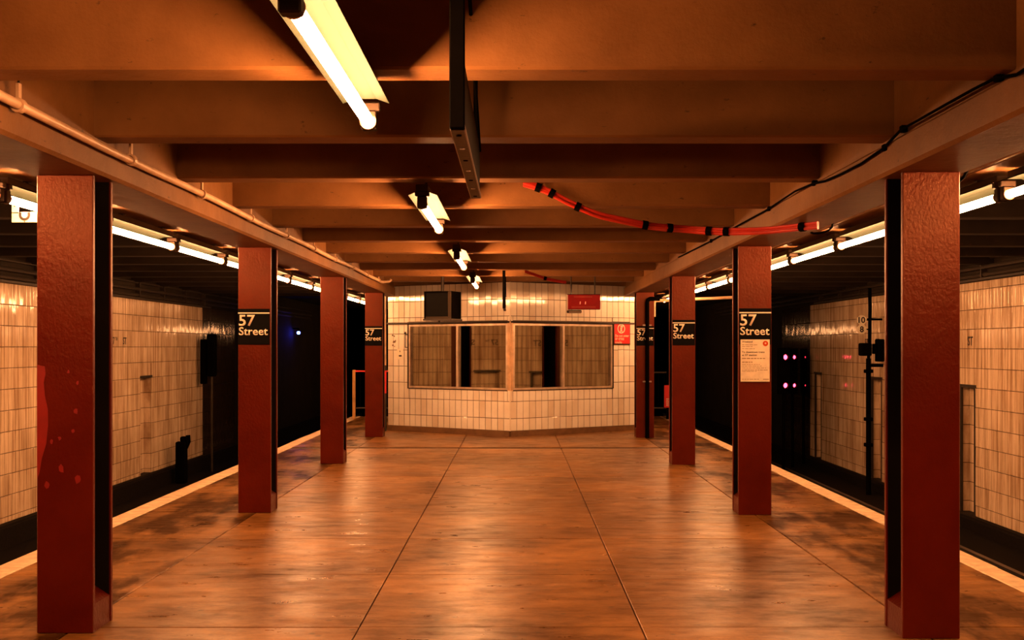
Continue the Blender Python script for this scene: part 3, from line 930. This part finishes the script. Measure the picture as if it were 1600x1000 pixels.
edge_sign(4.0, 5.9, -0.236, -0.182, 2.376, 2.64, 'large black hanging sign seen edge-on beside the nearest ceiling lamp')
edge_sign(17.9, 19.4, -0.212, -0.165, 2.215, 2.48, 'small black hanging sign seen edge-on in front of the booth')

# ================================================================== PIPE, CABLES
t = empty('ceiling_pipe', (-2.265, 0, 0))
pts = [(0, -3.5, 2.70)]
y = -2.0
while y < 18.9:
    pts.append((0.0, y, 2.70 + 0.006 * math.sin(y * 1.7)))
    y += 0.75
pts += [(0, 19.0, 2.695), (0.02, 19.12, 2.70), (0.12, 19.16, 2.715), (0.15, 19.16, 2.75)]
MB().tube(pts, 0.0225, 10).build('pipe_run', M['pipe'], t, True)
k = 0
for yy in [5.14 - 1.5, 5.14] + [5.14 + 1.5 * i for i in range(1, 10)]:
    h = MB()
    h.ring((0, yy - 0.02, 2.70), 0.023, 0.034, 0.04, n=14)
    h.box(-0.007, 0.007, yy - 0.015, yy + 0.015, 2.73, 2.80)
    h.build('pipe_clamp', M['pipe'], t)
    MB().tube([(0, yy, 2.795), (0, yy, ZC - 0.03)], 0.006, 6).build('hanger_rod', M['iron'], t)
tag(t, 'cream painted pipe hung on clamps along the left girder', 'pipe')

t = empty('thin_cable')
cp = [(1720, 66, 2.05), (1640, 93, 2.05), (1600, 109, 2.05), (1588, 117, 2.05), (1556, 122, 2.05), (1520, 140, 2.05), (1478, 163, 2.05), (1444, 181, 2.05), (1408, 200, 2.05), (1380, 232, 2.05), (1345, 256, 2.05), (1312, 273, 2.05), (1289, 283, 2.05), (1270, 287, 2.05), (1242, 299, 2.05), (1200, 327, 2.05), (1150, 354, 2.05), (1110, 377, 2.05), (1060, 402, 2.05)]
pts = []
for px, py, X in cp:
    d = X * F / (px - 806)
    z = 1.6 + (542 - py) / F * d
    pts.append((X, d, min(z, 2.755)))
MB().tube(pts, 0.008, 6).build('cable_run', M['black'], t, True)
for q in (4, 8, 9, 13, 15, 17):
    x_, y_, z_ = pts[q]
    MB().cbox(x_ - 0.004, x_ + 0.03, y_ - 0.02, y_ + 0.02, z_ - 0.014, z_ + 0.022, 0.003).build('cable_clip', M['black'], t)
tag(t, 'thin black cable sagging between clips along the right girder', 'cable')

def bundle(cp, ties, r, off, label):
    t = empty('cable_bundle')
    base = [P(*c) for c in cp]
    # resample with Catmull-Rom
    pts = []
    for i in range(len(base) - 1):
        p0, p1_, p2_, p3 = base[max(i - 1, 0)], base[i], base[i + 1], base[min(i + 2, len(base) - 1)]
        for s_ in range(6):
            u_ = s_ / 6
            pts.append(0.5 * ((2 * p1_) + (p2_ - p0) * u_ + (2 * p0 - 5 * p1_ + 4 * p2_ - p3) * u_ ** 2 + (3 * p1_ - p0 - 3 * p2_ + p3) * u_ ** 3))
    pts.append(base[-1])
    for k, (ox, oz) in enumerate(off):
        MB().tube([p + Vector((0, ox * math.cos(i * .15), oz)) for i, p in enumerate(pts)], r, 7).build('cable_strand', M['cable'], t, True)
    for f in ties:
        i = int(f * (len(pts) - 2))
        a_, b_ = pts[i], pts[i + 1]
        dirv = (b_ - a_).normalized()
        rr = r + max(abs(o[1]) for o in off) + 0.006
        MB().tube([a_ - dirv * 0.022, a_ + dirv * 0.022], rr, 10).build('cable_tie', M['black'], t)
    tag(t, label, 'cable', 'red cable bundles under the ceiling')
bundle([(818, 286, 9.22), (838, 292, 9.2), (858, 300, 9.2), (890, 317, 9.2), (932, 335, 9.2), (980, 346, 9.22), (1022, 354, 9.25), (1070, 358, 9.3), (1108, 361, 9.22), (1150, 362, 9.1), (1200, 360, 8.95), (1240, 356, 8.78), (1278, 352, 8.6)],
       (0.10, 0.19, 0.29, 0.49, 0.555, 0.68, 0.74, 0.97), 0.014, ((0.0, 0.017), (0.012, -0.017), (-0.012, 0.0)), 'red cable bundle with black ties sagging below the ceiling beams')
bundle([(820, 424, 17.0), (835, 429, 17.0), (852, 435, 17.0), (870, 439, 17.0), (884, 441, 17.05)], (0.55,), 0.014, ((0, 0.010), (0, -0.010)), 'short red cable loop in front of the booth top')

# conduits and slack cable outside the right girder
t = empty('steel_conduit', (2.62, 0, 2.64))
MB().tube([(0, -3.5, 0), (0, 14.5, 0)], 0.013, 8).build('conduit_run', M['conduit'], t, True)
MB().tube([(0.05, -3.5, 0.03), (0.05, 14.5, 0.03)], 0.02, 8).build('cable_run', M['black'], t, True)
for yy in (1.5, 4.5, 6.6, 9.4, 12.6):
    MB().box(-0.02, 0.08, yy - 0.02, yy + 0.02, 0.05, ZC - 2.64).build('bracket', M['iron'], t)
    pts = [(0.02 + 0.03 * math.sin(i * 0.9), yy + 0.1 * i, -0.005 - 0.05 * math.sin(PI * i / 7)) for i in range(8)]
    MB().tube(pts, 0.010, 6).build('slack_cable', M['black'], t, True)
tag(t, 'thin steel conduit with slack black cables outside the right girder', 'conduit')
t = empty('edge_conduit')
MB().tube([(2.915, -3.0, 2.725), (2.915, 22.0, 2.725)], 0.010, 6).build('conduit_run', M['conduit'], t, True)
tag(t, 'slim conduit along the beam above the right lamp row', 'conduit')

# black conduit in front of the last right column, pale pipe across to the track
l = columns[('right', 3)].location
xx = P(1012, 542, 19.75).x
t = empty('column_conduit', (xx, l.y - 0.045, 0))
MB().tube([(0, 0, 0), (0, 0, 2.38), (0.01, 0, 2.42), (0.05, 0, 2.445), (0.22, 0, 2.445)], 0.036, 10).build('conduit_run', M['black'], t, True)
for z in (0.99, 1.98):
    MB().box(-0.075, 0.075, -0.012, 0.045, z - 0.012, z + 0.012).ring((0, -0.02, z), 0.0, 0.0, 0.001, n=3).build('strap', M['conduit'], t)
tag(t, 'black conduit running up the front of the last right column', 'conduit')
t = empty('cross_pipe', (0, 20.6, 0))
a = P(1022, 470, 20.6); b = P(1160, 464, 20.6)
MB().tube([(a.x, 0, a.z - 0.29), (a.x, 0, a.z - 0.04), (a.x + 0.03, 0, a.z), (a.x + 0.1, 0, a.z + 0.002), (b.x, 0, b.z)], 0.027, 8).build('pipe_run', M['pipe'], t, True)
MB().tube([(b.x, 0, b.z - 0.03), (b.x, 0, ZC)], 0.015, 6).build('hanger_rod', M['iron'], t)
tag(t, 'pale pipe crossing over the right platform edge behind the columns', 'pipe')

# conduits on the track walls above the tiles
for x, z, s, nm in ((WL, 2.60, 1, 'left'), (WR, 2.70, -1, 'right')):
    t = empty('wall_conduit', (x, 0, z))
    for q, (dx, dz, r) in enumerate(((0.05, 0.0, 0.03), (0.06, 0.11, 0.035), (0.05, 0.24, 0.022))):
        MB().tube([(s * dx, Y0, dz), (s * dx, 40, dz)], r, 8).build('conduit_run', M['iron'], t, True)
    y = 5.0
    while y < 27:
        MB().box(min(0, s * .09), max(0, s * .09), y - 0.015, y + 0.015, -0.04, 0.28).build('bracket', M['iron'], t)
        y += 1.52
    MB().box(min(0, s * .035), max(0, s * .035), Y0, 27, -0.075, -0.045).build('ledge', M['iron'], t)
    tag(t, 'dark conduits on brackets above the tiles of the %s track wall' % nm, 'conduit')

# ================================================================== TRACKSIDE THINGS
# ring plate at the left lamp row
a, b = P(18, 347.5, 7.75), P(62, 316, 7.75)
t = empty('ring_plate', ((a.x + b.x) / 2, 7.75, a.z))
hw, hh = (b.x - a.x) / 2, b.z - a.z
MB().cbox(-hw, hw, 0, 0.006, 0, 0.072, 0.002).cbox(-hw, -hw + 0.05, 0, 0.006, 0.06, 0.14, 0.002).build('plate', M['plate'], t)
MB().ring((-0.007, -0.002, 0.052), 0.022, 0.040, 0.004, n=28, a0=PI * 0.82, a1=PI * 2.18).build('ring_mark', M['ink'], t)
MB().disc((-0.007, -0.002, 0.006), 0.005, 0.004, 10).build('bolt', M['ink'], t)
MB().disc((-hw + 0.02, -0.002, 0.11), 0.005, 0.004, 10).build('bolt', M['ink'], t)
MB().tube([(-hw + 0.012, 0.003, 0.13), (-hw + 0.012, 0.003, 2.72 - a.z)], 0.005, 6).build('hanger', M['iron'], t)
tag(t, 'ivory plate with a black ring hung under the left lamp row', 'sign')

# pole with 10 / 8 marker and signal box, right track
dp = 21.76
xp = P(1357, 542, dp).x
t = empty('marker_pole', (xp, dp, ZT))
zz = lambda py: 1.6 + (542 - py) / F * dp - ZT
MB().tube([(0.0, 0, 0), (0, 0, zz(560))], 0.05, 10).tube([(0.0, 0, zz(560)), (0.02, 0, zz(540)), (0.03, 0, zz(480)), (0.02, 0, zz(450))], 0.035, 10).build('pole', M['black'], t, True)
for py in (580, 655, 695):
    MB().cbox(-0.075, 0.075, -0.07, 0.07, zz(py) - 0.035, zz(py) + 0.035, 0.01).build('pole_joint', M['black'], t)
MB().cbox(-0.02, 0.26, -0.03, 0.03, zz(499) - 0.02, zz(499) + 0.02, 0.004).build('bracket', M['black'], t)
MB().cbox(-0.02, 0.28, -0.03, 0.03, zz(571) - 0.03, zz(571) + 0.03, 0.004).build('bracket', M['black'], t)
MB().cbox(-0.17, 0.04, -0.10, 0.10, zz(556), zz(536), 0.02).build('equipment_box', M['black'], t)
MB().cbox(0.09, 0.14, -0.08, 0.08, zz(553), zz(537), 0.01).build('equipment_box', M['black'], t)
MB().cbox(0.15, 0.28, -0.10, 0.10, zz(565), zz(530), 0.015).build('equipment_box', M['black'], t)
tag(t, 'black trackside pole with boxes and brackets before the right tiled wall', 'pole')
for body, py, lb in (('10', 500, 'white round marker reading 10 on the black trackside pole'), ('8', 514.5, 'white octagonal marker reading 8 below the 10 marker')):
    m_ = P(1346.5, py, dp - 0.06)
    q = empty('number_marker', m_)
    n_ = 8
    r_ = 0.098
    MB().prism([(r_ * math.cos(PI / 8 + 2 * PI * i / n_), r_ * math.sin(PI / 8 + 2 * PI * i / n_)) for i in range(n_)], 0, 0.008).build('plate', M['plate'], q)
    wd = 0.13 if body == '10' else 0.075
    text_part(body, 'lettering', M['ink'], q, (-wd / 2, -0.001, -0.06), (1, 0, 0), (0, 0, 1), wd, 0.12, 0.03, 0.002)
    MB().box(r_ - 0.01, xp - m_.x + 0.02, 0.008, 0.02, -0.012, 0.012).build('bracket', M['black'], q)
    tag(q, lb, 'sign', 'number markers on the trackside pole')

# red signals and imitated wall glints in the right tunnel
def signal(px, d, r, mat, label, zs=(558, 602)):
    p0 = P(px, zs[0], d)
    t = empty('tunnel_signal', (p0.x, d, ZT))
    z1_, z2_ = p0.z - ZT, P(px, zs[1], d).z - ZT
    MB().tube([(0, 0.10, 0), (0, 0.10, z1_ + 0.2)], 0.035, 8).build('mast', M['black'], t)
    MB().cbox(-r * 2.2, r * 2.2, 0.02, 0.16, z2_ - 0.2, z1_ + 0.2, 0.01).build('signal_case', M['black'], t)
    for z_ in (z1_, z2_):
        MB().disc((0, 0.0, z_), r, 0.02, 20).build('signal_lens', mat, t)
        MB().ring((0, -0.16, z_), r * 1.05, r * 1.3, 0.18, n=16).build('lens_hood', M['black'], t)
    tag(t, label, 'signal', 'red signals in the right tunnel')
signal(1226, 24.5, 0.058, M['redlamp'], 'two-light red tunnel signal with the largest bright lenses')
signal(1240, 26.6, 0.048, M['redlamp'], 'two-light red tunnel signal, just right of the brightest one')
signal(1257, 27.4, 0.030, M['redglint'], 'dim added pair of red lights imitating reflected glints near the tiled wall')  # added light pair; its dim lenses imitate glints reflected on the wall

# blue lamp in the left tunnel
p0 = P(466.5, 520, 37.0)
t = empty('blue_lamp', p0)
MB().tube([(0, 0, -0.05), (0, 0, -0.02), (0, 0, 0.02), (0, 0, 0.05)], [0.03, 0.055, 0.055, 0.03], 12).build('lamp_globe', M['bluelamp'], t, True)
MB().tube([(0, 0, 0.05), (0, 0, 0.14), (WL - p0.x, 0, 0.14)], 0.02, 8).build('bracket', M['black'], t)
MB().disc((0, 0, 0.05), 0.08, 0.02, 14, 'z').build('lamp_cap', M['black'], t)
tag(t, 'small glowing blue lamp on the dark left tunnel wall', 'lamp')

# dark equipment by the left wall
d = 25.8
xq = P(331, 542, d).x
t = empty('signal_mast', (xq, d, ZT))
zq = lambda py: 1.6 + (542 - py) / F * d - ZT
MB().tube([(0.0, 0, 0), (0.0, 0, zq(520))], 0.03, 8).build('mast', M['iron'], t, True)
MB().cbox(-0.10, 0.10, -0.1, 0.1, zq(588), zq(522), 0.03).build('signal_case', M['black'], t)
MB().cbox(-0.26, -0.13, -0.05, 0.12, zq(600), zq(530), 0.02).box(-0.15, -0.08, -0.02, 0.02, zq(565), zq(555)).build('equipment_box', M['black'], t)
tag(t, 'dark signal mast with cases at the far end of the left tiles', 'signal')
d = 23.6
xq = P(287, 542, d).x
t = empty('trackside_box', (xq, d, ZT))
zq = lambda py: 1.6 + (542 - py) / F * d - ZT
MB().cbox(-0.15, 0.06, -0.1, 0.1, 0, zq(690), 0.02).build('box_body', M['black'], t)
MB().cbox(-0.06, 0.10, -0.08, 0.08, zq(690), zq(682), 0.02).tube([(0.04, 0, zq(700)), (0.10, 0, zq(690)), (0.09, 0, zq(680))], 0.05, 8).build('box_head', M['black'], t)
tag(t, 'black trackside box standing at the foot of the left tiled wall', 'box')

# gates at the platform end
a, b = P(553, 655, 24.9), P(553, 578, 24.9)
t = empty('end_gate', (a.x, 24.9, 0))
hz = b.z
MB().cbox(-0.03, 0.035, -0.03, 0.03, 0, hz, 0.006).build('gate_post', M['postyellow'], t)
MB().tube([(0.03, 0, hz - 0.03), (0.85, 0, hz - 0.03)], 0.018, 8).build('top_rail', M['redsign'], t)
MB().tube([(0.03, 0, 0.25), (0.85, 0, 0.25)], 0.018, 8).build('bottom_rail', M['iron'], t)
for q in range(6):
    MB().tube([(0.14 + 0.13 * q, 0, 0.25), (0.14 + 0.13 * q, 0, hz - 0.03)], 0.009, 6).build('gate_bar', M['black'], t)
MB().cbox(0.84, 0.90, -0.03, 0.03, 0, hz, 0.006).build('gate_post', M['black'], t)
tag(t, 'end gate with a yellow post at the left platform end', 'gate')
a, b = P(1036, 655, 24.9), P(1052, 580, 24.9)
t = empty('end_gate', (a.x, 24.9, 0))
hz = b.z
for x_ in (-0.72, 0.10):
    MB().cbox(x_ - 0.03, x_ + 0.03, -0.03, 0.03, 0, hz, 0.006).build('gate_post', M['black'], t)
for z_ in (0.25, hz - 0.03):
    MB().tube([(-0.70, 0, z_), (0.10, 0, z_)], 0.018, 8).build('rail_bar', M['iron'], t)
for q in range(6):
    MB().tube([(-0.62 + 0.13 * q, 0, 0.25), (-0.62 + 0.13 * q, 0, hz - 0.03)], 0.009, 6).build('gate_bar', M['black'], t)
sz0, sz1 = P(0, 637, 24.8).z, P(0, 602, 24.8).z
MB().box(0.02, 0.30, -0.05, -0.03, sz0, sz1).build('red_panel', M['redsign'], t)
text_part('I', 'lettering', M['white'], t, (0.13, -0.0515, sz0 + 0.28), (1, 0, 0), (0, 0, 1), 0.03, 0.14, 0.01, 0.001)
mb = MB()
for q in range(5):
    for r_ in range(2):
        mb.box(0.06 + r_ * 0.05 + random.uniform(0, .01), 0.10 + r_ * 0.05, -0.052, -0.049, sz0 + 0.04 + q * 0.035, sz0 + 0.06 + q * 0.035)
tag(mb.build('fine_print', M['white'], t), kind='stuff')
tag(t, 'end gate with a red panel at the right platform end', 'gate')
